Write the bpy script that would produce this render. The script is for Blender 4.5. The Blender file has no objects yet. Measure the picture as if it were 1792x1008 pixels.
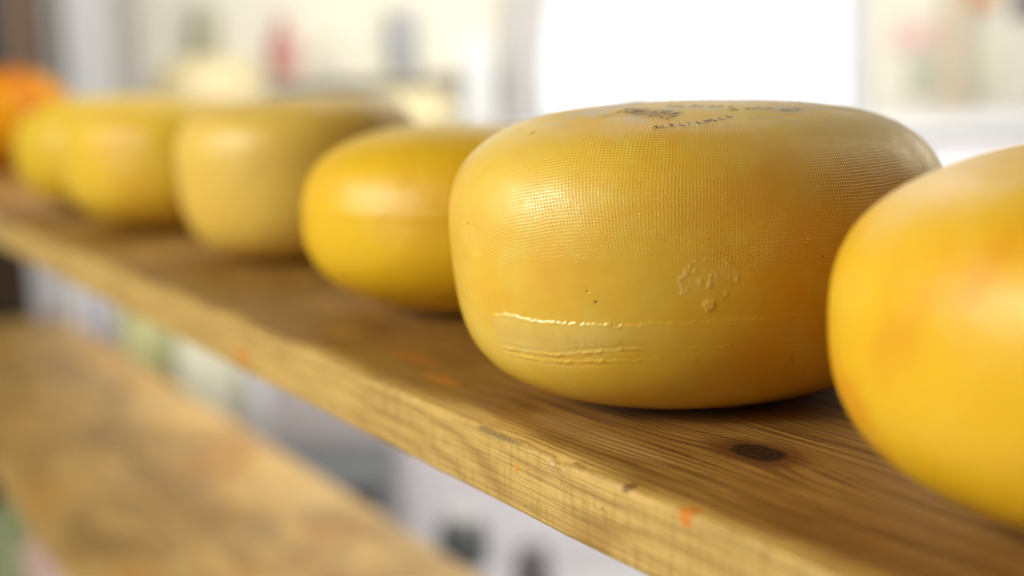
import bpy, bmesh, math, random
import numpy as np
from mathutils import Matrix, Vector
PI = math.pi
sc = bpy.context.scene
col = sc.collection

# ------------------------------------------------------------------ camera, world, lamps, exposure
CAM_Z, PITCH, ROLL, FPX = 0.135, 0.1451, -0.0388, 2489.0
TH, Q0, BT = 0.4925, 0.2472, 0.0283          # heading of the rack, its front edge, board thickness
cam = bpy.data.cameras.new('camera'); camo = bpy.data.objects.new('camera', cam); col.objects.link(camo)
cam.sensor_width = 36; cam.lens = FPX * 36 / 1792
cam.clip_start = 0.02; cam.clip_end = 60
camo.matrix_world = Matrix.Translation((0, 0, CAM_Z)) @ Matrix.Rotation(PI/2 - PITCH, 4, 'X') @ Matrix.Rotation(ROLL, 4, 'Z')
cam.dof.use_dof = True; cam.dof.focus_distance = 0.525; cam.dof.aperture_fstop = 3.3
sc.camera = camo
w = bpy.data.worlds.new('World'); sc.world = w; w.use_nodes = True
bg = w.node_tree.nodes['Background']; bg.inputs[0].default_value = (1.0, 0.86, 0.62, 1); bg.inputs[1].default_value = 0.13

def area(name, loc, target, sx, sy, power, color=(1, 1, 1)):
    l = bpy.data.lights.new(name, 'AREA'); l.shape = 'RECTANGLE'; l.size = sx; l.size_y = sy; l.energy = power; l.color = color
    o = bpy.data.objects.new(name, l); col.objects.link(o); o.location = loc
    o.rotation_euler = (Vector(target) - Vector(loc)).to_track_quat('-Z', 'Y').to_euler(); return o
area('shop_window_light', (-1.9, 0.05, 0.92), (0.05, 0.70, 0.02), 2.0, 1.0, 47, (1.0, 0.985, 0.87))
area('shop_spotlight', (-1.85, -0.25, 0.95), (0.05, 0.62, 0.05), 0.30, 0.30, 19, (1.0, 1.0, 0.90))
area('window_daylight', (0.6, 5.2, 2.2), (0.1, 0.8, 0.1), 1.0, 0.8, 4, (0.97, 0.98, 1.0))
area('side_fill', (1.6, 2.0, 0.75), (0.0, 1.0, 0.1), 0.9, 0.9, 9, (1.0, 0.86, 0.60))  # unseen fill, added to lift the dark right shoulders of the wheels
area('wall_fill', (0.0, 2.2, 1.9), (0.0, 4.2, 0.6), 3.0, 0.6, 39, (1.0, 0.98, 0.93))  # added fill out of frame that brightens the back wall
area('counter_fill', (0.5, 2.2, 1.0), (0.2, 3.4, -0.6), 1.6, 0.4, 34, (1.0, 0.99, 0.96))  # unseen fill put in for the counter front and the goods below
sc.view_settings.view_transform = 'Standard'; sc.view_settings.look = 'None'
sc.view_settings.exposure = 0; sc.view_settings.gamma = 1
sc.render.engine = 'CYCLES'

# ------------------------------------------------------------------ helpers
def tag(o, label=None, cat=None, group=None, kind=None):
    if label: o['label'] = label
    if cat: o['category'] = cat
    if group: o['group'] = group
    if kind: o['kind'] = kind
    return o
def empty(name, loc=(0, 0, 0), rz=0):
    o = bpy.data.objects.new(name, None); col.objects.link(o); o.location = loc; o.rotation_euler = (0, 0, rz)
    o.empty_display_size = 0.02; return o
def link(name, me, mat, parent=None, loc=None, rz=0):
    o = bpy.data.objects.new(name, me); col.objects.link(o)
    if mat: me.materials.append(mat)
    if parent: o.parent = parent
    if loc is not None: o.location = loc
    o.rotation_euler = (0, 0, rz); return o
def ray(x, y):
    X = x - 896; Y = y - 504; cr, sr = math.cos(ROLL), math.sin(ROLL); cp, sp = math.cos(PITCH), math.sin(PITCH)
    X, Y = cr*X + sr*Y, -sr*X + cr*Y
    return Vector((X/FPX, cp - Y/FPX*sp, -sp - Y/FPX*cp))
def at(x, y, Y):                                # where the sight line of a pixel crosses the vertical plane at distance Y
    r = ray(x, y); return r*(Y/r.y) + Vector((0, 0, CAM_Z))
def row(s, q, z=0): return Vector((-s*math.sin(TH) + q*math.cos(TH), s*math.cos(TH) + q*math.sin(TH), z))

class NT:                                       # tiny node builder
    def __init__(self, name):
        self.m = bpy.data.materials.new(name); self.m.use_nodes = True; self.t = self.m.node_tree
        self.b = self.t.nodes['Principled BSDF']
    def n(self, typ, ins=None, **kw):
        nd = self.t.nodes.new(typ)
        for k, v in kw.items(): setattr(nd, k, v)
        for k, v in (ins or {}).items(): self.s(nd.inputs[k], v)
        return nd
    def s(self, inp, v):
        if hasattr(v, 'is_output') or isinstance(v, bpy.types.NodeSocket): self.t.links.new(v, inp)
        elif isinstance(v, (tuple, list)) and len(v) == 3 and inp.type == 'RGBA': inp.default_value = (*v, 1)
        else: inp.default_value = v
    def math(self, op, a, b=0.0, c=0.0, clamp=False):
        nd = self.n('ShaderNodeMath', {0: a, 1: b, 2: c}, operation=op); nd.use_clamp = clamp; return nd.outputs[0]
    def mr(self, v, a, b, c=0.0, d=1.0, smooth=True):
        nd = self.n('ShaderNodeMapRange', {0: v, 1: a, 2: b, 3: c, 4: d})
        if smooth: nd.interpolation_type = 'SMOOTHSTEP'
        return nd.outputs[0]
    def noise(self, vec, scale, detail=3, rough=0.5, dist=0.0):
        return self.n('ShaderNodeTexNoise', {'Vector': vec, 'Scale': scale, 'Detail': detail, 'Roughness': rough, 'Distortion': dist}).outputs[0]
    def mapping(self, vec, scale=(1, 1, 1), loc=(0, 0, 0)):
        return self.n('ShaderNodeMapping', {'Vector': vec, 'Scale': scale, 'Location': loc}).outputs[0]
    def mix(self, f, a, b, mode='MIX'):
        nd = self.n('ShaderNodeMix', data_type='RGBA', blend_type=mode)
        self.s(nd.inputs[0], f); self.s(nd.inputs[6], a); self.s(nd.inputs[7], b); return nd.outputs[2]
    def obj(self): return self.n('ShaderNodeTexCoord').outputs['Object']
    def bump(self, h, dist, strength=1.0, normal=None):
        ins = {'Height': h, 'Distance': dist, 'Strength': strength}
        if normal is not None: ins['Normal'] = normal
        return self.n('ShaderNodeBump', ins).outputs[0]
    def p(self, **kw):
        for k, v in kw.items(): self.s(self.b.inputs[k.replace('_', ' ')], v)
    def attr(self, nm): return self.n('ShaderNodeAttribute', attribute_name=nm).outputs['Fac']

def plain(name, c, rough=0.6, var=0.12, scale=12):
    t = NT(name); o = t.obj(); f = t.noise(o, scale, 4)
    t.p(Base_Color=t.mix(f, tuple(x*(1-var) for x in c), tuple(min(1, x*(1+var)) for x in c)), Roughness=rough)
    return t.m

# ------------------------------------------------------------------ numpy value noise
rng = np.random.RandomState(7); LAT = rng.rand(64, 64, 64)
def vn(x, y, z=0.0):
    x, y, z = np.broadcast_arrays(np.asarray(x, float), y, z)
    xi, yi, zi = np.floor(x).astype(int), np.floor(y).astype(int), np.floor(z).astype(int)
    fx, fy, fz = x-xi, y-yi, z-zi; fx = fx*fx*(3-2*fx); fy = fy*fy*(3-2*fy); fz = fz*fz*(3-2*fz); r = 0
    for a in (0, 1):
        for b in (0, 1):
            for c in (0, 1):
                r = r + (fx if a else 1-fx)*(fy if b else 1-fy)*(fz if c else 1-fz)*LAT[(xi+a) % 64, (yi+b) % 64, (zi+c) % 64]
    return r*2-1
def fbm(x, y, z=0.0, o=4):
    r = 0; a = 1; f = 1
    for k in range(o): r = r + a*vn(x*f+k*7.3, y*f+k*3.1, np.asarray(z)*f+k*5.7); a *= .5; f *= 2.03
    return r/1.8
def ss(a, b, x): t = np.clip((x-a)/(b-a), 0, 1); return t*t*(3-2*t)

# ------------------------------------------------------------------ wood
def wood(name, light, mid, dark, knot=None, spots=(), stain=0.0, period=0.0027, pith=(0.42, -0.10), seed=0.0):
    t = NT(name); o = t.obj(); xyz = t.n('ShaderNodeSeparateXYZ', {0: o}); x, y, z = xyz.outputs
    wv = t.mapping(o, (1.1, 5, 5), (seed, seed, 0))
    warp = t.math('MULTIPLY', t.math('SUBTRACT', t.noise(wv, 2.2, 2), .5), .045)
    wv2 = t.mapping(o, (9, 60, 60), (seed+3, 0, 0))
    warp2 = t.math('MULTIPLY', t.math('SUBTRACT', t.noise(wv2, 1, 2), .5), .0016)
    yy = t.math('ADD', t.math('SUBTRACT', y, pith[0]), warp); zz = t.math('SUBTRACT', z, pith[1])
    r = t.math('SQRT', t.math('ADD', t.math('MULTIPLY', yy, yy), t.math('MULTIPLY', zz, zz)))
    r = t.math('ADD', r, warp2); kd = None
    if knot:
        kx = t.math('MULTIPLY', t.math('ADD', x, knot[0]), 0.62); ky = t.math('SUBTRACT', y, knot[1])
        wob = t.math('MULTIPLY', t.math('SUBTRACT', t.noise(o, 120, 2), .5), .004)
        kx2 = t.math('MULTIPLY', kx, .55); kw = t.math('ADD', t.math('MULTIPLY', kx2, kx2), t.math('MULTIPLY', ky, ky))
        kd = t.math('ADD', t.math('SQRT', t.math('ADD', t.math('MULTIPLY', kx, kx), t.math('MULTIPLY', ky, ky))), wob)
        g = t.math('EXPONENT', t.math('MULTIPLY', kw, -1/(.017**2)))
        r = t.math('ADD', r, t.math('MULTIPLY', g, .0085))
    ph = t.math('MULTIPLY', r, 2*PI/period)
    ring = t.math('MULTIPLY_ADD', t.math('SINE', ph), .5, .5)
    ring2 = t.math('MULTIPLY_ADD', t.math('SINE', t.math('MULTIPLY', r, 2*PI/(period*3.7))), .5, .5)
    ring = t.math('POWER', ring, 2.6)
    fib = t.noise(t.mapping(o, (22, 900, 900)), 1, 3, .6)
    fib2 = t.noise(t.mapping(o, (60, 260, 260), (4, 1, 0)), 1, 4, .65)
    big = t.noise(t.mapping(o, (7, 16, 16), (seed*2, 1, 0)), 1, 5, .62)
    amt = t.math('MULTIPLY', ring, t.math('MULTIPLY_ADD', ring2, .55, .45))
    amt = t.math('MULTIPLY', amt, t.mr(big, .28, .72, 1.15, .5))
    c = t.mix(t.mr(big, .3, .7), mid, light)
    c = t.mix(t.math('MULTIPLY', amt, t.mr(y, Q0+.001, Q0+.004, .35, .95)), c, dark)
    c = t.mix(t.mr(fib, .3, .75, 0, .45), c, t.mix(.5, dark, mid))
    c = t.mix(t.mr(fib2, .55, .8, 0, .5), c, dark)
    lv = t.n('ShaderNodeCombineXYZ', {0: t.math('MULTIPLY', x, 9), 1: t.math('MULTIPLY', r, 520), 2: 0.0}).outputs[0]
    ln = t.noise(lv, 1, 2, .7)
    c = t.mix(t.math('MULTIPLY', t.mr(ln, .48, .64, 0, .75), t.mr(y, Q0+.002, Q0+.016, .1, 1)), c, dark)
    # paler front face, worn pale arris
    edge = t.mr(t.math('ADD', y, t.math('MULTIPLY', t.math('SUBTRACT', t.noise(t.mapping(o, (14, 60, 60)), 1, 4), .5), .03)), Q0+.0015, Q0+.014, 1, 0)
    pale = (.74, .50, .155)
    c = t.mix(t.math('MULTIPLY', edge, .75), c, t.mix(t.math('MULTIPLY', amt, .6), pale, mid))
    # saw marks across the front face
    saw = t.noise(t.mapping(o, (420, 3, 60), (0, 0, 0)), 1, 4, .6)
    face = t.mr(y, Q0+.0035, Q0+.001, 0, 1)
    c = t.mix(t.math('MULTIPLY', face, t.mr(saw, .45, .75, 0, .5)), c, mid)
    c = t.mix(t.math('MULTIPLY', face, t.mr(t.noise(t.mapping(o, (50, 1, 120), (7, 0, 0)), 1, 5, .7), .52, .72, 0, .15)), c, dark)
    fl = t.noise(t.mapping(o, (14, 1, 1500), (3, 0, 0)), 1, 2, .6)
    c = t.mix(t.math('MULTIPLY', face, t.mr(fl, .42, .68, 0, .45)), c, dark)
    pits = t.noise(t.mapping(o, (200, 400, 400), (2, 0, 0)), 1, 2)
    c = t.mix(t.mr(pits, .70, .78, 0, .6), c, (.05, .025, .01))
    # greasy darkening trodden in by the cheeses + stains
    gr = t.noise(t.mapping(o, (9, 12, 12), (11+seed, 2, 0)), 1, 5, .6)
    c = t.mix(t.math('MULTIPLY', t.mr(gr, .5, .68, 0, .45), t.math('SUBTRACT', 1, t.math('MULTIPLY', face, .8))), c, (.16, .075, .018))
    if stain:
        st = t.noise(t.mapping(o, (3.2, 5.5, 5.5), (5+seed, 8, 0)), 1, 5, .6, .6)
        c = t.mix(t.mr(st, .50, .60, 0, stain), c, (.55, .27, .055))
        st2 = t.noise(t.mapping(o, (4.2, 7, 7), (1+seed, 3, 0)), 1, 5, .6, .6)
        c = t.mix(t.mr(st2, .47, .60, 0, stain*.8), c, (.20, .11, .03))
    if kd is not None:
        c = t.mix(t.mr(kd, .019, .0088, 0, .85), c, (.12, .042, .010))
        rg = t.math('MULTIPLY_ADD', t.math('SINE', t.math('MULTIPLY', kd, 2*PI/.0022)), .5, .5)
        c = t.mix(t.mr(kd, .0088, .0072), c, t.mix(rg, (.005, .003, .002), (.045, .024, .012)))
    wn = t.math('SUBTRACT', t.noise(o, 260, 3), .5)
    for (sx, sy, sz, rx, ry, rz, cc, al) in spots:
        dx = t.math('DIVIDE', t.math('ADD', x, sx), rx); dy = t.math('DIVIDE', t.math('SUBTRACT', y, sy), ry); dz = t.math('DIVIDE', t.math('SUBTRACT', z, sz), rz)
        d = t.math('SQRT', t.math('ADD', t.math('ADD', t.math('MULTIPLY', dx, dx), t.math('MULTIPLY', dy, dy)), t.math('MULTIPLY', dz, dz)))
        d = t.math('ADD', d, t.math('MULTIPLY', wn, .5))
        c = t.mix(t.mr(d, 1.1, .75, 0, al), c, cc)
    h = t.math('ADD', t.math('MULTIPLY', ring, -.5), t.math('MULTIPLY', fib, .7)); h = t.math('ADD', h, t.math('MULTIPLY', fib2, .6))
    t.p(Base_Color=c, Roughness=t.mr(gr, .3, .7, .5, .36), Normal=t.bump(h, .0005, .55)); t.b.inputs['Specular IOR Level'].default_value = .42
    return t.m

OR = (.62, .19, .015)
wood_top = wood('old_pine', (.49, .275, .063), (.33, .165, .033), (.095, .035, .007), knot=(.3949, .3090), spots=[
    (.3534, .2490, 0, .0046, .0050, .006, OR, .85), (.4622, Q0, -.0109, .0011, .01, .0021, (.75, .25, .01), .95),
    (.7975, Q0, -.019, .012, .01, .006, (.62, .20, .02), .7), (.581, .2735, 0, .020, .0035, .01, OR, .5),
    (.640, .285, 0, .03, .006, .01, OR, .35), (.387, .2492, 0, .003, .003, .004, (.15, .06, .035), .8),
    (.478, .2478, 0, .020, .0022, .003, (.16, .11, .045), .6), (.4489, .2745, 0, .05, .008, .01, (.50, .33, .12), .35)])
wood_low = wood('stained_pine', (.76, .52, .175), (.62, .40, .12), (.36, .20, .055), stain=.75, period=.006, pith=(.42, -.2), seed=4.7)

def board(name, mat, z0, s0, s1, q0, q1, th, fine=None, chips=False):
    xs = list(np.arange(s0, s1, .02))
    if fine: xs = [a for a in xs if not fine[0] <= a <= fine[1]] + list(np.arange(fine[0], fine[1], .0013))
    xs = np.array(sorted(xs + [s1])); rr = .0022; P = []
    A = [(q0+rr-rr*math.cos(a), -rr+rr*math.sin(a)) for a in np.linspace(0, PI/2, 8)]
    top = [(q, 0.) for q in np.concatenate([np.arange(q0+rr+.001, q0+.12, .0016), np.arange(q0+.12, q1-.003, .012)])]
    back = [(q1, -.002), (q1, -th+.002)]
    bot = [(q, -th) for q in np.linspace(q1-.003, q0+.003, 20)]
    B = [(q0+rr-rr*math.cos(a), -th+rr-rr*math.sin(a)) for a in np.linspace(PI/2, 0, 5)]
    fr = [(q0, z) for z in np.arange(-th+rr+.0008, -rr-.0003, .0009)]
    P = np.array(A+top+back+bot+B+fr); n = len(P)
    S, I = np.meshgrid(xs, np.arange(n), indexing='ij'); Y = P[I, 0].copy(); Z = P[I, 1].copy()
    isf = ss(q0+.012, q0, Y)
    Y += isf*(fbm(S*9, Z*3)*.0012 + fbm(S*60, Z*160, 3)*.00025 + fbm(S*420, Z*60, 5)*.00010)
    tp = ss(-.004, 0, Z)*isf
    Z += tp*(-np.abs(fbm(S*70, 1.3))*.0013 - np.clip(fbm(S*200, 4.1), 0, 1)*.0004) + fbm(S*14, Y*25, 2)*.0003*ss(q0+.01, q0+.04, Y)*ss(-.001, 0, Z)
    if chips:
        for cs, wd, dp in ((.4335, .0045, .0030), (.4265, .0022, .0020), (.414, .004, .0008), (.449, .009, .0010), (.474, .012, .0014), (.60, .008, .0015), (.69, .012, .002)):
            g = np.exp(-((S-cs)/wd)**2)*(.75+.5*fbm(S*900, Z*500)); e = ss(q0+.006, q0, Y)*ss(-.010, 0, Z)
            Y += g*e*dp*.8; Z -= g*e*dp
        # a shaving crack running down the front face below the chip
        cr = np.exp(-((S-(.4315+.10*Z+fbm(Z*300, 2.)*.0008))/.0007)**2)*ss(-.019, -.006, Z)*ss(q0+.001, q0-.0005, P[I, 0]-0)*.0008; Y += cr
    V = np.stack([-S, Y, Z], -1).reshape(-1, 3); m = len(xs); F = []
    i = np.arange(m-1)[:, None]; j = np.arange(n)[None, :]; jn = (j+1) % n
    F = np.stack([i*n+j, i*n+jn, (i+1)*n+jn, (i+1)*n+j], -1).reshape(-1, 4)
    me = bpy.data.meshes.new(name); me.from_pydata(V.tolist(), [], F.tolist()+[list(range(n))[::-1], list(range((m-1)*n, m*n))])
    me.update(); bm = bmesh.new(); bm.from_mesh(me); bmesh.ops.recalc_face_normals(bm, faces=bm.faces); bm.to_mesh(me); bm.free()
    me.polygons.foreach_set('use_smooth', [True]*len(me.polygons))
    return link(name, me, mat, None, (0, 0, z0), TH-PI/2)
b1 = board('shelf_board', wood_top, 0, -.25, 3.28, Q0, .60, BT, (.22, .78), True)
tag(b1, 'worn pine shelf board with a dark knot and chipped edge carrying the row of cheeses', 'shelf board')
b2 = board('shelf_board', wood_low, -.35, -.25, 3.28, .262, .606, .030)
tag(b2, 'empty pale pine shelf board with orange stains, below the cheeses', 'shelf board')

# ------------------------------------------------------------------ cheeses
def profile(R, H, zm, nu, nl, dens):
    a = np.linspace(-PI/2, PI/2, 6001); n = np.where(a > 0, nu, nl)
    r = R*np.abs(np.cos(a))**(2/n); z = np.where(a > 0, (1-zm)*H, zm*H)*np.sign(a)*np.abs(np.sin(a))**(2/n)+zm*H
    L = np.concatenate([[0], np.cumsum(np.hypot(np.diff(r), np.diff(z)))])
    wgt = np.concatenate([[0], np.cumsum(np.diff(L)*dens((z[1:]+z[:-1])/2, (r[1:]+r[:-1])/2))])
    k = int(wgt[-1]); u = np.interp(np.linspace(0, wgt[-1], k), wgt, np.arange(6001))
    ii = np.arange(6001); r_, z_, L_ = (np.interp(u, ii, q) for q in (r, z, L))
    dr, dz = np.gradient(r_), np.gradient(z_); l = np.hypot(dr, dz)+1e-12
    return r_, z_, L_, dz/l, -dr/l
def cheese(p, mat, name='cheese_wheel', fine=False, disp=None, attrs=None, seed=0, qb=0.0):
    s, q, R, H, zm, nu, nl, tx, ty, e2, a2, tp = p
    if fine:
        dens = lambda z, r: np.where((z > .022) & (z < .104) & (r > .07), 1/.00042, 1/.0012)
        az = np.concatenate([np.arange(-2.95, -.35, .0042), np.arange(-.35, 2*PI-2.95, .03)])
    else:
        dens = lambda z, r: 1/.0022 + 0*z; az = np.linspace(0, 2*PI, 260, endpoint=False)
    r, z, L, nr, nz = profile(R, H, zm, nu, nl, dens); r, z, L, nr, nz = (v[1:-1] for v in (r, z, L, nr, nz))
    A, r2 = np.meshgrid(az, r); Z = np.repeat(z[:, None], len(az), 1); NR = nr[:, None]; NZ = nz[:, None]; LL = np.repeat(L[:, None], len(az), 1)
    x0, y0 = np.cos(A)*r2, np.sin(A)*r2
    d = fbm(x0*22+seed, y0*22, Z*22, 3)*.0007 + fbm(x0*80+seed, y0*80, Z*80, 2)*.00012
    if disp is not None: d = d + disp(A, Z, r2)
    rn = r2 + d*NR; Zn = Z + d*NZ*ss(0, .012, Z)
    X, Y = np.cos(A)*rn, np.sin(A)*rn
    def xf(X, Y, Zn):
        k = (1+e2*np.cos(2*(np.arctan2(Y, X)-a2)))*(1+tp*(Zn/H-.5)-qb*np.clip(.5-Zn/H, 0, 1)**2); X = X*k; Y = Y*k
        Y, Zn = Y*math.cos(tx)-Zn*math.sin(tx), Y*math.sin(tx)+Zn*math.cos(tx)
        X, Zn = X*math.cos(ty)+Zn*math.sin(ty), -X*math.sin(ty)+Zn*math.cos(ty); return X, Y, Zn
    X, Y, Zf = xf(X, Y, Zn); bx, by, bz = xf(np.zeros(2), np.zeros(2), np.array([0., H]))
    zmin = min(Zf.min(), bz[0]); n = len(az); m = len(r)
    V = np.concatenate([np.stack([X, Y, Zf-zmin], -1).reshape(-1, 3), np.stack([bx, by, bz-zmin], -1)])
    i = np.arange(m-1)[:, None]; j = np.arange(n)[None, :]; jn = (j+1) % n
    F = np.stack([i*n+j, i*n+jn, (i+1)*n+jn, (i+1)*n+j], -1).reshape(-1, 4).tolist()
    F += [[m*n, k_+1 if k_+1 < n else 0, k_] for k_ in range(n)] + [[m*n+1, (m-1)*n+k_, (m-1)*n+(k_+1) % n] for k_ in range(n)]
    me = bpy.data.meshes.new(name); me.from_pydata(V.tolist(), [], F); me.update()
    me.polygons.foreach_set('use_smooth', [True]*len(me.polygons))
    def addattr(nm, arr, v=0.0):
        at_ = me.attributes.new(nm, 'FLOAT', 'POINT'); at_.data.foreach_set('value', np.concatenate([np.broadcast_to(arr, A.shape).ravel(), [v, v]]).astype(np.float32))
    if attrs:
        addattr('az', A); addattr('arc', LL)
        for k_, f in attrs.items(): addattr(k_, f(A, Z, r2))
    o = link(name, me, mat, None, row(s, q, 0.0002)); return o, xf, zmin

def cheese_mat(name, base, dark, pale, blot=.5, seed=0.0, rough=.36, sss=.35, spots=(), coat=.25):
    t = NT(name); o = t.mapping(t.obj(), (1, 1, 1), (seed, seed*1.7, 0))
    n1 = t.noise(o, 14, 4, .55, .3); n2 = t.noise(o, 38, 4, .6); n3 = t.noise(o, 190, 3)
    c = t.mix(t.mr(n1, .48, .66, 0, blot), base, dark)
    c = t.mix(t.mr(n2, .52, .72, 0, blot*.6), c, pale)
    c = t.mix(t.mr(t.noise(t.mapping(t.obj(), (60, 60, 9), (seed, 0, 0)), 1, 3), .62, .75, 0, blot*.7), c, dark)
    for (px_, py_, pz_, rx_, rz_, al_) in spots:
        sp_ = t.n('ShaderNodeSeparateXYZ', {0: t.obj()}); dx = t.math('DIVIDE', t.math('SUBTRACT', sp_.outputs[0], px_), rx_); dy = t.math('DIVIDE', t.math('SUBTRACT', sp_.outputs[1], py_), rx_*1.5); dz = t.math('DIVIDE', t.math('SUBTRACT', sp_.outputs[2], pz_), rz_)
        dd = t.math('SQRT', t.math('ADD', t.math('ADD', t.math('MULTIPLY', dx, dx), t.math('MULTIPLY', dy, dy)), t.math('MULTIPLY', dz, dz)))
        dd = t.math('ADD', dd, t.math('MULTIPLY', t.math('SUBTRACT', n2, .5), 1.2)); c = t.mix(t.mr(dd, 1.2, .4, 0, al_), c, dark)
    t.p(Base_Color=c, Roughness=t.mr(n1, .3, .7, rough, rough+.14), Normal=t.bump(t.math('ADD', n2, t.math('MULTIPLY', n3, .3)), .0024, .5))
    t.p(Subsurface_Weight=sss, Subsurface_Scale=.008, Subsurface_Radius=(1.0, .45, .1)); t.b.inputs['Coat Weight'].default_value = coat*.5
    t.b.inputs['Coat Roughness'].default_value = .38; t.b.inputs['Specular IOR Level'].default_value = .45
    return t.m

# --- the netted cheese in focus
def hole(A, Z, a, z, r): return np.hypot((A-a)*.104, Z-z)/r
def wob(A, k): return fbm(A*22+k, 1.7)*.0007 + fbm(A*75+k, 5.2)*.0005 + fbm(A*260+k, 9.1)*.00018
def zl1(A): return .0438 + wob(A, 3.)*1.4 + ss(-2.1, -1.6, A)*.0012 + np.exp(-((A+2.41)/.05)**2)*.0009
def zl2(A): return .0300 + wob(A, 9.) + ss(-2.35, -1.9, A)*.0046
def zl3(A): return .0274 + wob(A, 15.) + ss(-2.35, -1.9, A)*.0026
def disp5(A, Z, r):
    on = ss(-2.56, -2.50, A+fbm(Z*400, 2.)*.03)*(1-.82*ss(-2.12, -1.85, A))*(1-ss(-1.2, -.5, A)); d = 0*A
    z = zl1(A); d += on*(.00055*ss(.0004, -.0004, Z-z)*ss(-.011, -.004, -(z-Z)) + .00036*np.exp(-((Z-z+.0003)/.0005)**2)*np.clip(.45+fbm(A*60, 3.3)*1.9, 0, 1.3))
    for f, a, k in ((zl2, .00026, 1.), (zl3, .00024, 6.)):
        z = f(A); m = np.clip(.15+fbm(A*38+k, 8.)*2.6, 0, 1.3)
        d += on*(a*m*np.exp(-((Z-z)/.0006)**2) - a*.8*np.exp(-((Z-z-.0012)/.0008)**2) - a*.5*np.exp(-((Z-z+.0012)/.0008)**2))
    h = hole(A, Z, -1.69, .0600, .0098) + fbm(A*26, Z*250, 3)*.75
    f = fbm(A*104*.55, Z*520, 2.2, 4); d += ss(1.05, .7, h)*(.00055*np.clip(f-.05, 0, .35))
    h2 = hole(A, Z, -1.68, .0505, .0022); d += ss(1.2, .6, h2 + fbm(A*70, Z*700, 4)*.8)*.0003
    h3 = hole(A, Z, -2.614, .0725, .0085) + fbm(A*14, Z*140, 7)*.5; d += -.00012*ss(1.2, .7, h3) + .00008*np.exp(-((h3-1)/.15)**2)
    for a, z in ((-2.073, .0521), (-2.10, .0560), (-2.535, .1126), (-2.70, .1135), (-2.649, .0780)): d -= .0007*np.exp(-hole(A, Z, a, z, .0004)**2)*.7
    # soft dent and swell of the shoulder
    d += .0010*np.exp(-((A+1.9)/.35)**2-((Z-.112)/.008)**2)*0
    return d
def net5(A, Z, r):
    lim = .0690 + .004*fbm(A*5, 2.) - .010*ss(-1.95, -1.3, A) ; m = ss(lim-.008, lim+.012, Z + .004*fbm(A*16, Z*160, 5.))
    m = m*ss(.7, 1.3, hole(A, Z, -2.614, .0725, .0085)+ fbm(A*14, Z*140, 7)*.5)*ss(.040, .062, r)
    return m*(.72+.35*fbm(A*9, Z*90, 3.))*(1-.55*ss(-2.75, -2.95, A))*(1-.35*ss(-1.7, -1.1, A))
def scab5(A, Z, r):
    h = hole(A, Z, -1.69, .0600, .0098) + fbm(A*26, Z*250, 3)*.75; f = fbm(A*104*.55, Z*520, 2.2, 4)
    return ss(1.1, .6, h)*(.18+.82*ss(.03, .2, f)) + ss(1.2, .6, hole(A, Z, -1.68, .0505, .0022)+ fbm(A*70, Z*700, 4)*.8)*.6
def pale5(A, Z, r):
    on = ss(-2.56, -2.50, A)*(1-.85*ss(-2.2, -1.6, A))
    return np.clip(on*ss(.0003, -.0006, Z-zl1(A))*ss(-.0008, .0006, Z-zl2(A))*.8 + ss(1.25, .3, hole(A, Z, -2.614, .0725, .0085)+ fbm(A*14, Z*140, 7)*.5)*.6, 0, 1)
def wet5(A, Z, r):
    on = ss(-2.56, -2.50, A)*(1-.6*ss(-1.9, -1.6, A)); g = 0
    for f in (zl1, zl2, zl3): g = g + np.exp(-((Z-f(A)+.0001)/.0010)**2)
    return np.clip(on*g, 0, 1)
def dot5(A, Z, r):
    g = 0*A
    for a, z, s_ in ((-2.073, .0521, .0005), (-2.10, .0560, .00025), (-2.535, .1126, .0006), (-2.70, .1135, .0004), (-2.649, .0780, .0005), (-1.2, .066, .0004)): g += np.exp(-hole(A, Z, a, z, s_)**2)
    return np.clip(g, 0, 1)
def top5(A, Z, r): return ss(.074, .058, r + fbm(np.cos(A)*r*60, np.sin(A)*r*60, 1.)*.012)*ss(.10, .112, Z)

t = NT('netted_cheese_rind'); o = t.obj()
az, arc = t.attr('az'), t.attr('arc'); net, scab, pale, wet, dot, topm = (t.attr(k) for k in ('net', 'scab', 'pale', 'wet', 'dot', 'topm'))
wn = t.math('MULTIPLY', t.math('SUBTRACT', t.noise(o, 30, 2), .5), .0035); wm = t.math('MULTIPLY', t.math('SUBTRACT', t.noise(t.mapping(o, (1, 1, 1), (5, 5, 5)), 34, 2), .5), .0035)
u = t.math('MULTIPLY', az, .104); skew = t.mr(az, -2.9, -1.6, .6, 0.0)
u2 = t.math('ADD', t.math('ADD', u, wn), t.math('MULTIPLY', t.math('SUBTRACT', arc, .185), skew)); v2 = t.math('ADD', t.math('ADD', arc, wm), t.math('MULTIPLY', t.math('ADD', u, .235), t.math('MULTIPLY', skew, -.6)))
PN = .00138
su = t.math('SINE', t.math('MULTIPLY', u2, 2*PI/PN)); sv = t.math('SINE', t.math('MULTIPLY', v2, 2*PI/(PN*.95)))
gx = t.math('MULTIPLY_ADD', su, .5, .5); gy = t.math('MULTIPLY_ADD', sv, .5, .5)
weave = t.math('POWER', t.math('MULTIPLY', gx, gy), 1.4)
weave = t.math('MULTIPLY', t.math('MULTIPLY', weave, net), t.mr(t.noise(o, 330, 2), .3, .7, .5, 1.4))
fine = t.noise(o, 420, 3, .6); n1 = t.noise(o, 16, 4, .55, .3); n2 = t.noise(o, 60, 4, .6)
c = t.mix(t.mr(n1, .42, .66), (.79, .505, .042), (.76, .42, .022))
c = t.mix(t.mr(n2, .48, .7, 0, .6), c, (.76, .55, .085))
c = t.mix(t.math('MULTIPLY', weave, .22), c, (.76, .54, .12))
c = t.mix(t.math('MULTIPLY', pale, .30), c, (.78, .62, .22))
c = t.mix(t.math('MULTIPLY', scab, .36), c, (.84, .68, .30))
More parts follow.
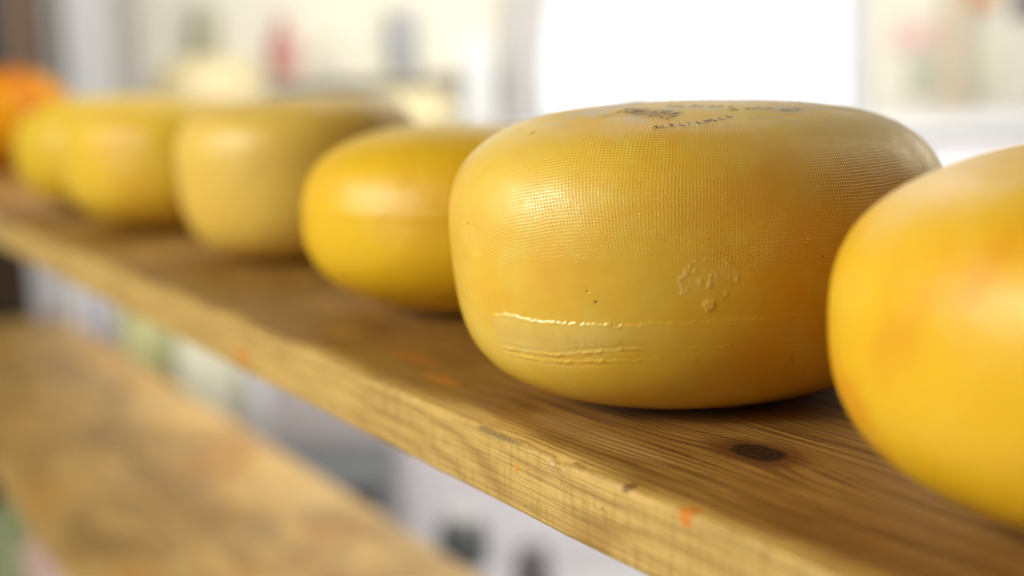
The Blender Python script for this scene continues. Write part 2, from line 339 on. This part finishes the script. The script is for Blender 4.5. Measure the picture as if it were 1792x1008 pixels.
c = t.mix(t.math('MULTIPLY', t.mr(t.noise(t.mapping(o, (1, 1, 3)), 46, 5, .65), .42, .62, 0, .55), topm), c, (.56, .50, .42))
c = t.mix(t.math('MULTIPLY', t.mr(t.noise(t.mapping(o, (1, 1, 3), (3, 1, 0)), 38, 4, .6), .5, .64, 0, .40), topm), c, (.30, .18, .08))
fade = t.mr(t.noise(t.mapping(o, (70, 70, 26)), 1, 4, .7), .64, .74, 0, .35); c = t.mix(fade, c, (.50, .26, .03))
c = t.mix(dot, c, (.09, .045, .01))
h = t.math('MULTIPLY', weave, 1.0); h = t.math('ADD', h, t.math('MULTIPLY', fine, .16)); h = t.math('ADD', h, t.math('MULTIPLY', n2, .55))
rg = t.mr(n2, .35, .65, .58, .46); rg = t.math('SUBTRACT', rg, t.math('MULTIPLY', net, .10)); rg = t.math('ADD', rg, t.math('ADD', t.math('MULTIPLY', scab, .15), t.math('MULTIPLY', topm, .25))); rg = t.math('SUBTRACT', rg, t.math('MULTIPLY', wet, .08), clamp=True)
t.p(Base_Color=c, Roughness=rg, Normal=t.bump(h, .00030, .45), Coat_Normal=t.bump(h, .00170, 1.0), Coat_Roughness=.11); t.b.inputs['Specular IOR Level'].default_value = .5
t.p(Subsurface_Weight=.30, Subsurface_Scale=.007, Subsurface_Radius=(1.0, .45, .1)); t.p(Coat_Weight=t.math('MULTIPLY_ADD', topm, -.4, .62))
P5 = [0.4958, 0.3580, 0.1010, 0.1228, 0.5039, 3.0940, 4.1498, -0.0010, 0.0178, 0.1138, 0.5997, 0.0720]
c5, xf5, zm5 = cheese(P5, t.m, fine=True, disp=disp5, attrs=dict(net=net5, scab=scab5, pale=pale5, wet=wet5, dot=dot5, topm=top5), seed=5, qb=.4171)
tag(c5, 'large sharp yellow cheese wheel with net texture, ragged seam and ink stamp on top', 'cheese', 'cheese wheels in a row on the pine shelf')

# ink stamp: rows of rubbed, unreadable strokes lying on the rind
def stamp():
    s, q, R, H, zm, nu, nl, tx, ty, e2, a2, tp = P5; random.seed(3); cur = [None]; done = []
    pr, pz, *_ = profile(R, H, zm, nu, nl, lambda z, r: 1/.0008 + 0*z); up = pz > .06
    rr_, zz_ = pr[up][::-1], pz[up][::-1]                   # radius grows from the crown outward
    def P(x, y):
        r = math.hypot(x, y); z = float(np.interp(r, rr_, zz_)); a = math.atan2(y, x)
        d = float(fbm(np.array(x*22+5), y*22, z*22, 3))*.0007 + float(fbm(np.array(x*80+5), y*80, z*80, 2))*.00012
        X, Y, Z = xf5(np.array(x), np.array(y), np.array(z + d + .00022)); return (float(X), float(Y), float(Z)-zm5)
    def stroke(ax, ay, bx_, by_, wd):
        n = max(2, int(math.hypot(bx_-ax, by_-ay)/.0012)+1); dx, dy = bx_-ax, by_-ay; l = math.hypot(dx, dy)+1e-9; nx, ny = -dy/l*wd/2, dx/l*wd/2; pv = None
        for k in range(n+1):
            f = k/n; cx, cy = ax+dx*f, ay+dy*f; e = 1-.5*abs(2*f-1)**3; j = random.uniform(.7, 1.2)
            a = cur[0].verts.new(P(cx+nx*e*j*1.35, cy+ny*e*j*1.35)); b = cur[0].verts.new(P(cx-nx*e*j*1.35, cy-ny*e*j*1.35))
            if pv: cur[0].faces.new((pv[0], pv[1], b, a))
            pv = (a, b)
    def line(a, b, hgt, pitch, wd, skip=.12):
        cur[0] = bmesh.new(); done.append(cur[0])
        (ax, ay), (bx_, by_) = a, b; L = math.hypot(bx_-ax, by_-ay); ux, uy = (bx_-ax)/L, (by_-ay)/L; vx, vy = -uy, ux; p = 0
        while p < L:
            if random.random() > skip:
                x, y = ax+ux*p, ay+uy*p; k = random.choice('LIHTV')
                W = pitch*.62
                if k in 'LIHT': stroke(x, y, x+vx*hgt, y+vy*hgt, wd)
                if k in 'L': stroke(x, y, x+ux*W, y+uy*W, wd)
                if k in 'HT': stroke(x, y+0, x+ux*W+vx*hgt*.0, y+uy*W, wd) if k == 'T' else stroke(x+vx*hgt*.5, y+vy*hgt*.5, x+ux*W+vx*hgt*.5, y+uy*W+vy*hgt*.5, wd)
                if k in 'H': stroke(x+ux*W, y+uy*W, x+ux*W+vx*hgt, y+uy*W+vy*hgt, wd)
                if k in 'V': stroke(x, y+0, x+ux*W*.5+vx*hgt, y+uy*W*.5+vy*hgt, wd); stroke(x+ux*W*.5+vx*hgt, y+uy*W*.5+vy*hgt, x+ux*W, y+uy*W, wd)
            p += pitch
    # coordinates on the crown, metres from the wheel's axis
    line((-.0262, -.0712), (-.0128, -.0705), .0032, .0030, .0011, .05)
    line((-.0105, -.0705), (.0030, -.0660), .0030, .0030, .0011, .05)
    line((-.0350, -.0430), (-.0215, -.0622), .0060, .0026, .0013, 0)
    line((-.0320, -.0390), (-.0180, -.0580), .0050, .0026, .0013, .1)
    line((-.0180, -.0400), (.0070, -.0500), .0050, .0040, .0013, .1)
    line((.0050, -.0560), (.0250, -.0500), .0040, .0035, .0011, .1)
    line((.0260, -.0560), (.0400, -.0430), .0050, .0035, .0011, .1)
    line((-.0250, -.0150), (.0350, -.0180), .0080, .0060, .0016, .1)
    k = NT('faded_ink'); oo = k.obj()
    f = k.mr(k.noise(oo, 700, 3, .7), .30, .62, .85, .10); tr = k.n('ShaderNodeBsdfTransparent'); mx = k.n('ShaderNodeMixShader')
    k.p(Base_Color=(.07, .035, .016), Roughness=.5)
    k.t.links.new(f, mx.inputs[0]); k.t.links.new(tr.outputs[0], mx.inputs[1]); k.t.links.new(k.b.outputs[0], mx.inputs[2])
    k.t.links.new(mx.outputs[0], k.t.nodes['Material Output'].inputs['Surface'])
    for bm in done:
        me = bpy.data.meshes.new('ink_line'); bm.to_mesh(me); bm.free(); link('ink_line', me, k.m, c5)
stamp()

def seam(z0, amp=.0006, wd=.0014):
    return lambda A, Z, r: amp*np.exp(-((Z-z0-fbm(A*8, 2.)*.0012)/wd)**2)*np.clip(.6+fbm(A*10, 4.)*.8, 0, 1.2)
G = 'cheese wheels in a row on the pine shelf'
c6, *_ = cheese([0.2582, 0.3818, 0.1181, 0.1128, 0.5247, 2.8684, 2.6354, 0.0047, -0.0218, 0.0204, 0.5573, -0.0128], cheese_mat('orange_wax', (.78, .45, .010), (.68, .25, .003), (.80, .56, .08), .6, 2.1, spots=((-.094, -.068, .050, .0035, .016, .85), (-.056, -.102, .076, .009, .004, .8), (-.100, -.055, .072, .0035, .006, .7), (-.072, -.082, .030, .008, .005, .7), (-.078, -.080, .062, .005, .003, .6), (-.105, -.040, .055, .004, .008, .6))), seed=1)
tag(c6, 'deep yellow cheese wheel with orange blotches, cut off by the right edge of the photo', 'cheese', G)
c4, *_ = cheese([0.7598, 0.3821, 0.1031, 0.1097, 0.4923, 2.7790, 2.4398, -0.0092, 0.0283, -0.0127, 0.2557, -0.0004], cheese_mat('golden_wax', (.76, .46, .008), (.70, .36, .006), (.78, .50, .02), .4, 6.3), disp=seam(.064), seed=2)
tag(c4, 'low golden cheese wheel with a thin seam, directly left of the netted one', 'cheese', G)
c3, *_ = cheese([1.0960, 0.4000, 0.0985, 0.1280, 0.5500, 3.6000, 3.2000, 0.0100, -0.0200, -0.0147, 0.0159, 0.0500], cheese_mat('straw_wax', (.73, .485, .085), (.69, .40, .05), (.77, .56, .14), .4, 9.2), seed=3)
tag(c3, 'tall pale straw coloured cheese wheel just behind the low golden one', 'cheese', G)
c2, *_ = cheese([1.4392, 0.3944, 0.1151, 0.1275, 0.5440, 3.4363, 2.8397, -0.0152, 0.0049, -0.0014, -1.7616, 0.0419], cheese_mat('mustard_wax', (.76, .49, .035), (.70, .38, .02), (.78, .56, .08), .5, 12.4), disp=seam(.066, .0005, .002), seed=4)
tag(c2, 'blurred mustard yellow cheese wheel between the tall pale one and the last yellow one', 'cheese', G)
c1, *_ = cheese([1.7162, 0.3941, 0.1138, 0.1340, 0.5486, 2.6794, 2.4143, 0.0022, -0.0074, 0.0072, -0.5371, 0.0239], cheese_mat('lemon_wax', (.74, .49, .025), (.68, .36, .01), (.76, .54, .06), .4, 15.1), seed=6)
tag(c1, 'farthest yellow cheese wheel of the row, mostly hidden, next to the orange ball cheese', 'cheese', G)
c0, *_ = cheese([2.86, 0.455, 0.125, 0.192, 0.52, 2.2, 2.4, 0, 0, 0, 0, 0], cheese_mat('orange_rind', (.54, .22, .001), (.38, .08, .001), (.60, .30, .002), .7, 18.1), name='ball_cheese', seed=7)
for k_, v_ in (('Subsurface Weight', 0), ('Coat Weight', 0), ('Specular IOR Level', .15)): c0.data.materials[0].node_tree.nodes['Principled BSDF'].inputs[k_].default_value = v_
tag(c0, 'blurred tall orange ball cheese at the far left end of the shelf', 'cheese')
c7, *_ = cheese([3.06, 0.560, 0.045, 0.150, 0.65, 2.1, 2.6, 0, 0, 0, 0, .2], cheese_mat('pale_pink_rind', (.78, .55, .36), (.7, .42, .25), (.82, .66, .5), .4, 3.3), name='small_cheese', seed=8)
tag(c7, 'small pale pink cheese standing right behind the orange ball cheese', 'cheese')

# ------------------------------------------------------------------ mesh helpers for the shop behind
def boxes(name, bxs, mat, parent=None, loc=None, rz=0, bevel=.004):
    bm = bmesh.new()
    for (x0, x1, y0, y1, z0, z1) in bxs:
        r = bmesh.ops.create_cube(bm, size=1)
        for v in r['verts']: v.co = Vector((x0+(v.co.x+.5)*(x1-x0), y0+(v.co.y+.5)*(y1-y0), z0+(v.co.z+.5)*(z1-z0)))
    if bevel: bmesh.ops.bevel(bm, geom=bm.edges[:], offset=bevel, segments=2, affect='EDGES')
    me = bpy.data.meshes.new(name); bm.to_mesh(me); bm.free(); return link(name, me, mat, parent, loc, rz)
def lathe(name, pts, mat, parent=None, loc=None, seg=28):
    V = []; F = []; n = len(pts)
    for r, z in pts:
        for k in range(seg): a = 2*PI*k/seg; V.append((r*math.cos(a), r*math.sin(a), z))
    for i in range(n-1):
        for k in range(seg): F.append((i*seg+k, i*seg+(k+1) % seg, (i+1)*seg+(k+1) % seg, (i+1)*seg+k))
    F.append(tuple(range(seg))[::-1]); F.append(tuple((n-1)*seg+k for k in range(seg)))
    me = bpy.data.meshes.new(name); me.from_pydata(V, [], F); me.update(); me.polygons.foreach_set('use_smooth', [True]*len(me.polygons)); return link(name, me, mat, parent, loc)

M = dict(cream=plain('cream_plaster', (.80, .765, .66), .8, .06, 3), white=plain('white_paint', (.70, .70, .71), .5, .04), lav=plain('cool_white', (.82, .80, .84), .5, .06, 5),
         grey=plain('grey_paint', (.50, .48, .47), .6), dark=plain('dark_wood', (.030, .016, .008), .5, .3), brown=plain('brown_wood', (.17, .085, .04), .5, .2),
         taupe=plain('taupe_card', (.48, .44, .45), .7), teal=plain('dark_slate', (.11, .12, .13), .5), red=plain('red_glass', (.56, .24, .21), .3), navy=plain('blue_grey_enamel', (.40, .41, .43), .4),
         olive=plain('olive_glaze', (.45, .44, .30), .4), yellow=plain('pale_wax', (.62, .52, .30), .5, .08), floor=plain('pale_floor', (.50, .49, .50), .35, .1, 3),
         lime=plain('lime_paper', (.60, .60, .30), .7), blue=plain('blue_print', (.30, .31, .52), .6), creamy=plain('cream_paper', (.80, .78, .62), .7), pink=plain('pink_paper', (.78, .55, .50), .7),
         green=plain('green_leaf', (.34, .40, .22), .6), orange=plain('orange_paper', (.80, .38, .14), .6), plum=plain('plum_glaze', (.17, .14, .16), .4), sage=plain('sage_paper', (.55, .56, .45), .7), tan=plain('tan_paper', (.66, .56, .42), .7))

WY = 4.2
tag(boxes('floor', [(-4, 4, -1.5, 6, -1.05, -1.0)], M['floor'], bevel=0), kind='structure')
wl, wr = at(926, 60, WY).x, at(1518, 60, WY).x; wz = at(1300, 222, WY).z
wall = boxes('wall', [(-4, wl, WY, WY+.12, -1.0, 2.6), (wr, 4, WY, WY+.12, -1.0, 2.6), (wl, wr, WY, WY+.12, -1.0, wz), (wl, wr, WY, WY+.12, 2.2, 2.6)], M['cream'], bevel=0)
tag(wall, kind='structure')
sk = NT('daylight'); e = sk.n('ShaderNodeEmission', {'Color': (.96, .98, 1.0), 'Strength': 1.5}); sk.t.links.new(e.outputs[0], sk.t.nodes['Material Output'].inputs['Surface'])
tag(boxes('sky', [(-2.5, 4.0, 6.2, 6.25, -1.0, 4.0)], sk.m, bevel=0), kind='structure')
win = empty('window', (0, WY, 0)); tag(win, 'bright white shop window glaring behind the netted cheese', 'window')
boxes('frame', [(wl, wl+.04, -.02, .10, wz, 2.2), (wr-.04, wr, -.02, .10, wz, 2.2), (wl+.04, wr-.04, -.02, .10, wz, wz+.035), (wl+.04, wr-.04, -.02, .10, 2.16, 2.2)], M['white'], win)
mx_ = at(1113, 80, WY).x
boxes('mullion', [(mx_-.022, mx_+.022, .03, .07, wz+.035, 2.16)], M['grey'], win)
boxes('sill', [(wl-.05, wr+.05, -.09, -.022, wz-.03, wz)], M['white'], win)
gl = NT('window_glass'); gl.p(Base_Color=(1, 1, 1), Roughness=0.0, Transmission_Weight=1.0, IOR=1.01); gl.b.inputs['Specular IOR Level'].default_value = .1

# rack end panel the boards run into
pe = boxes('rack_end_panel', [(-3.315, -3.285, .19, .545, -1.0, .9)], M['dark'], None, (0, 0, 0), TH-PI/2)
tag(pe, 'dark brown wooden end panel of the rack behind the orange cheese', 'rack panel')

def rect(x0, x1, y0, y1, Y):
    a, b = at(x0, (y0+y1)/2, Y), at(x1, (y0+y1)/2, Y); return a.x, b.x, at((x0+x1)/2, y1, Y).z, at((x0+x1)/2, y0, Y).z
# sales counter: its light front face is what shows between and under the shelves
cz = at(1680, 208, 3.3).z
ct = empty('counter', (0, 3.3, -1.0)); tag(ct, 'long cool white shop counter behind the rack', 'counter')
boxes('counter_body', [(-1.16, 2.2, .02, .55, 0, 1.0+cz-.04)], M['lav'], ct)
boxes('counter_top', [(-1.18, 2.2, 0, .58, 1.0+cz-.037, 1.0+cz)], M['white'], ct)

def column(x0, x1, Y, mat, name, label, cat, yref=90, z0=-1.0, z1=2.2, d=.12):
    xa, xb, *_ = rect(x0, x1, yref-5, yref+5, Y); return tag(boxes(name, [(xa, xb, Y, Y+d, z0, z1)], M[mat]), label, cat)
column(116, 186, 3.9, 'white', 'pillar', 'bright white pillar behind the yellow cheeses at left', 'pillar')
column(24, 62, 4.0, 'brown', 'door_post', 'blurred brown post next to the dark end panel', 'post')
column(66, 108, 4.05, 'grey', 'wall_strip', 'grey wall strip between brown post and white pillar', 'trim')
column(222, 240, 4.05, 'grey', 'conduit_pipe', 'thin grey vertical pipe right of the white pillar', 'pipe', d=.03)
cb = bmesh.new(); pts = [at(894, -60, 4.1), at(972, -60, 4.1), at(936, 230, 4.1), at(880, 230, 4.1)]
fa = [cb.verts.new((p.x, 4.10, p.z)) for p in pts]; bb_ = [cb.verts.new((p.x, 4.14, p.z)) for p in pts]
cb.faces.new(fa); cb.faces.new(bb_[::-1])
for k in range(4): cb.faces.new((fa[k], bb_[k], bb_[(k+1) % 4], fa[(k+1) % 4]))
bmesh.ops.recalc_face_normals(cb, faces=cb.faces[:]); cme = bpy.data.meshes.new('curtain'); cb.to_mesh(cme); cb.free()
tag(link('curtain', cme, M['grey']), 'narrow grey slanted curtain along the left edge of the bright window', 'curtain')
column(1655, 1695, 4.1, 'tan', 'wall_batten', 'tan vertical batten on the wall right of the window', 'trim', d=.04)
column(812, 868, 4.0, 'white', 'roller_banner', 'cool white upright banner left of the grey curtain strip', 'banner', yref=150, z1=at(840, 60, 4.0).z, d=.03)

# wall shelf with goods
def goods(kind, x, ybase, ytop, wpx, Y, mat, name, label, cat, capmat=None, parent_group=None):
    a = at(x, ybase, Y); h = at(x, ytop, Y).z - a.z; r = wpx/FPX*Y/2; rt = empty(name, a); tag(rt, label, cat)
    if kind == 'bottle':
        lathe('glass_body', [(r*.85, 0), (r, h*.04), (r, h*.6), (r*.7, h*.72), (r*.32, h*.8), (r*.3, h*.93)], M[mat], rt)
        lathe('cap', [(r*.36, h*.932), (r*.36, h)], M[capmat or mat], rt)
    elif kind == 'jar':
        lathe('jar_body', [(r*.8, 0), (r, h*.08), (r, h*.7), (r*.75, h*.84)], M[mat], rt)
        lathe('lid', [(r*.85, h*.842), (r*.87, h*.86), (r*.87, h*.98), (r*.8, h)], M[capmat or mat], rt)
    elif kind == 'wheel':
        lathe('rind', [(r*.8, 0), (r*.96, h*.14), (r, h*.5), (r*.96, h*.86), (r*.8, h)], M[mat], rt)
    return rt
sh = rect(250, 900, 128, 134, 4.0)
ws = boxes('wall_shelf', [(sh[0], sh[1], 4.10, 4.198, sh[2]-.010, sh[2])], M['cream']); tag(ws, 'cream wall shelf above the row of cheeses left of the window', 'shelf')
zs = sh[2]+.0005
def on(x, ytop, wpx, *a, **k):
    # stands on the wall shelf
    Y = 4.148; p = at(x, 100, Y); lo, hi = 0, 300
    for _ in range(30):
        mid = (lo+hi)/2
        if at(x, mid, Y).z > zs: lo = mid
        else: hi = mid
    return goods(k.pop('kind'), x, hi, ytop, wpx, Y, *a, **k)
on(365, 5, 50, 'olive', 'jar', 'blurred olive green jar on the wall shelf above the mustard cheese', 'jar', kind='jar', capmat='sage')
on(498, 28, 46, 'red', 'bottle', 'blurred dark red bottle on the wall shelf', 'bottle', kind='bottle')
on(705, 18, 56, 'navy', 'jug', 'blurred blue grey jar on the wall shelf near the window', 'jar', kind='jar', capmat='grey')
on(590, 60, 52, 'cream', 'canister', 'blurred cream canister between the red bottle and the blue grey jar', 'canister', kind='jar', capmat='creamy')
# pale wheels on the counter
for x, yt, wpx, Y, lab in ((350, 100, 200, 3.42, 'washed out pale yellow cheese on the counter behind the mustard cheese'), (712, 160, 160, 3.36, 'pale yellow cheese on the counter behind the tall straw coloured one')):
    a = at(x, yt, Y); h = a.z - cz; r = wpx/FPX*Y/2; rt = lathe('cheese_wheel', [(r*.62, .0005), (r*.85, h*.10), (r*.98, h*.3), (r, h*.5), (r*.97, h*.72), (r*.85, h*.9), (r*.6, h)], M['yellow'], None, (a.x, Y+.10, cz))
    tag(rt, lab, 'cheese')
# things right of the window
for (x0, x1, y0, y1, mat, name, lab, cat) in ((1560, 1640, 38, 84, 'pink', 'paper_notice', 'small pale pink notice on the wall right of the window', 'notice'), (1585, 1640, 96, 165, 'sage', 'paper_notice', 'sage grey notice below the pink one', 'notice'),
        (1690, 1740, -20, 14, 'orange', 'paper_notice', 'orange notice at the top edge right of the window', 'notice'), (1772, 1830, -20, 30, 'plum', 'picture_frame', 'dark plum frame in the top right corner', 'frame'),
        (1700, 1750, 70, 150, 'creamy', 'paper_notice', 'cream notice right of the tan batten', 'notice')):
    a, b, z0, z1 = rect(x0, x1, y0, y1, 4.19); tag(boxes(name, [(a, b, 4.186, 4.198, z0, z1)], M[mat], bevel=0), lab, cat)
# goods on the floor in front of the counter, seen between the two boards
def crate(x0, x1, y0, y1, Y, mat, label, d=.3, slot='dark', cat='crate', name='crate'):
    a, b, z0, z1 = rect(x0, x1, y0, y1, Y); rt = empty(name, ((a+b)/2, Y, z0)); w = (b-a)/2; h = z1-z0; tag(rt, label, cat)
    boxes('side_wall', [(-w, w, 0, .012, 0, h), (-w, w, d-.012, d, 0, h), (-w, -w+.012, .013, d-.013, 0, h), (w-.012, w, .013, d-.013, 0, h)], M[mat], rt, bevel=.002)
    boxes('bottom', [(-w+.013, w-.013, .013, d-.013, .004, .016)], M[slot], rt, bevel=0); return rt
FY = 2.9
def carton(x0, x1, y0, Y, mat, label, name='carton', band=None, cat='box', d=.22, zb=-1.0):
    a, b, _, z1 = rect(x0, x1, y0, y0+40, Y); rt = empty(name, ((a+b)/2, Y, zb)); w = (b-a)/2; h = z1-zb; tag(rt, label, cat)
    boxes('carton_body', [(-w, w, 0, d, 0.0, h-.03)], M[mat], rt); boxes('lid', [(-w-.004, w+.004, -.004, d+.004, h-.028, h)], M[mat], rt)
    if band:
        for k, f in enumerate((-.5, .1)): boxes('printed_stripe', [(w*f, w*(f+.28), -.003, -.001, h*.35, h-.06)], M[band], rt, bevel=0)
    return rt
carton(118, 206, 470, 3.00, 'white', 'pale carton with blue stripes in the gap between the boards', band='blue')
carton(212, 300, 520, 2.96, 'lime', 'yellow green carton in the gap between the boards')
carton(304, 396, 560, 2.92, 'creamy', 'cream carton beside the yellow green one')
carton(470, 690, 610, 2.86, 'taupe', 'wide taupe carton in the gap between the boards', d=.3)
carton(450, 665, 850, 2.50, 'teal', 'dark slate low box in front of the taupe carton', d=.3)
goods('jar', 812, 990, 895, 90, 2.7, 'teal', 'bucket', 'dark grey bucket under the shelf edge', 'bucket', capmat='grey')
goods('jar', 935, 1060, 958, 70, 2.65, 'plum', 'bucket', 'dark plum bucket at the bottom edge of the gap', 'bucket')
carton(-30, 50, 895, 2.45, 'green', 'green box under the lower board at left')
carton(40, 160, 955, 2.38, 'pink', 'pinkish box at the bottom left corner')
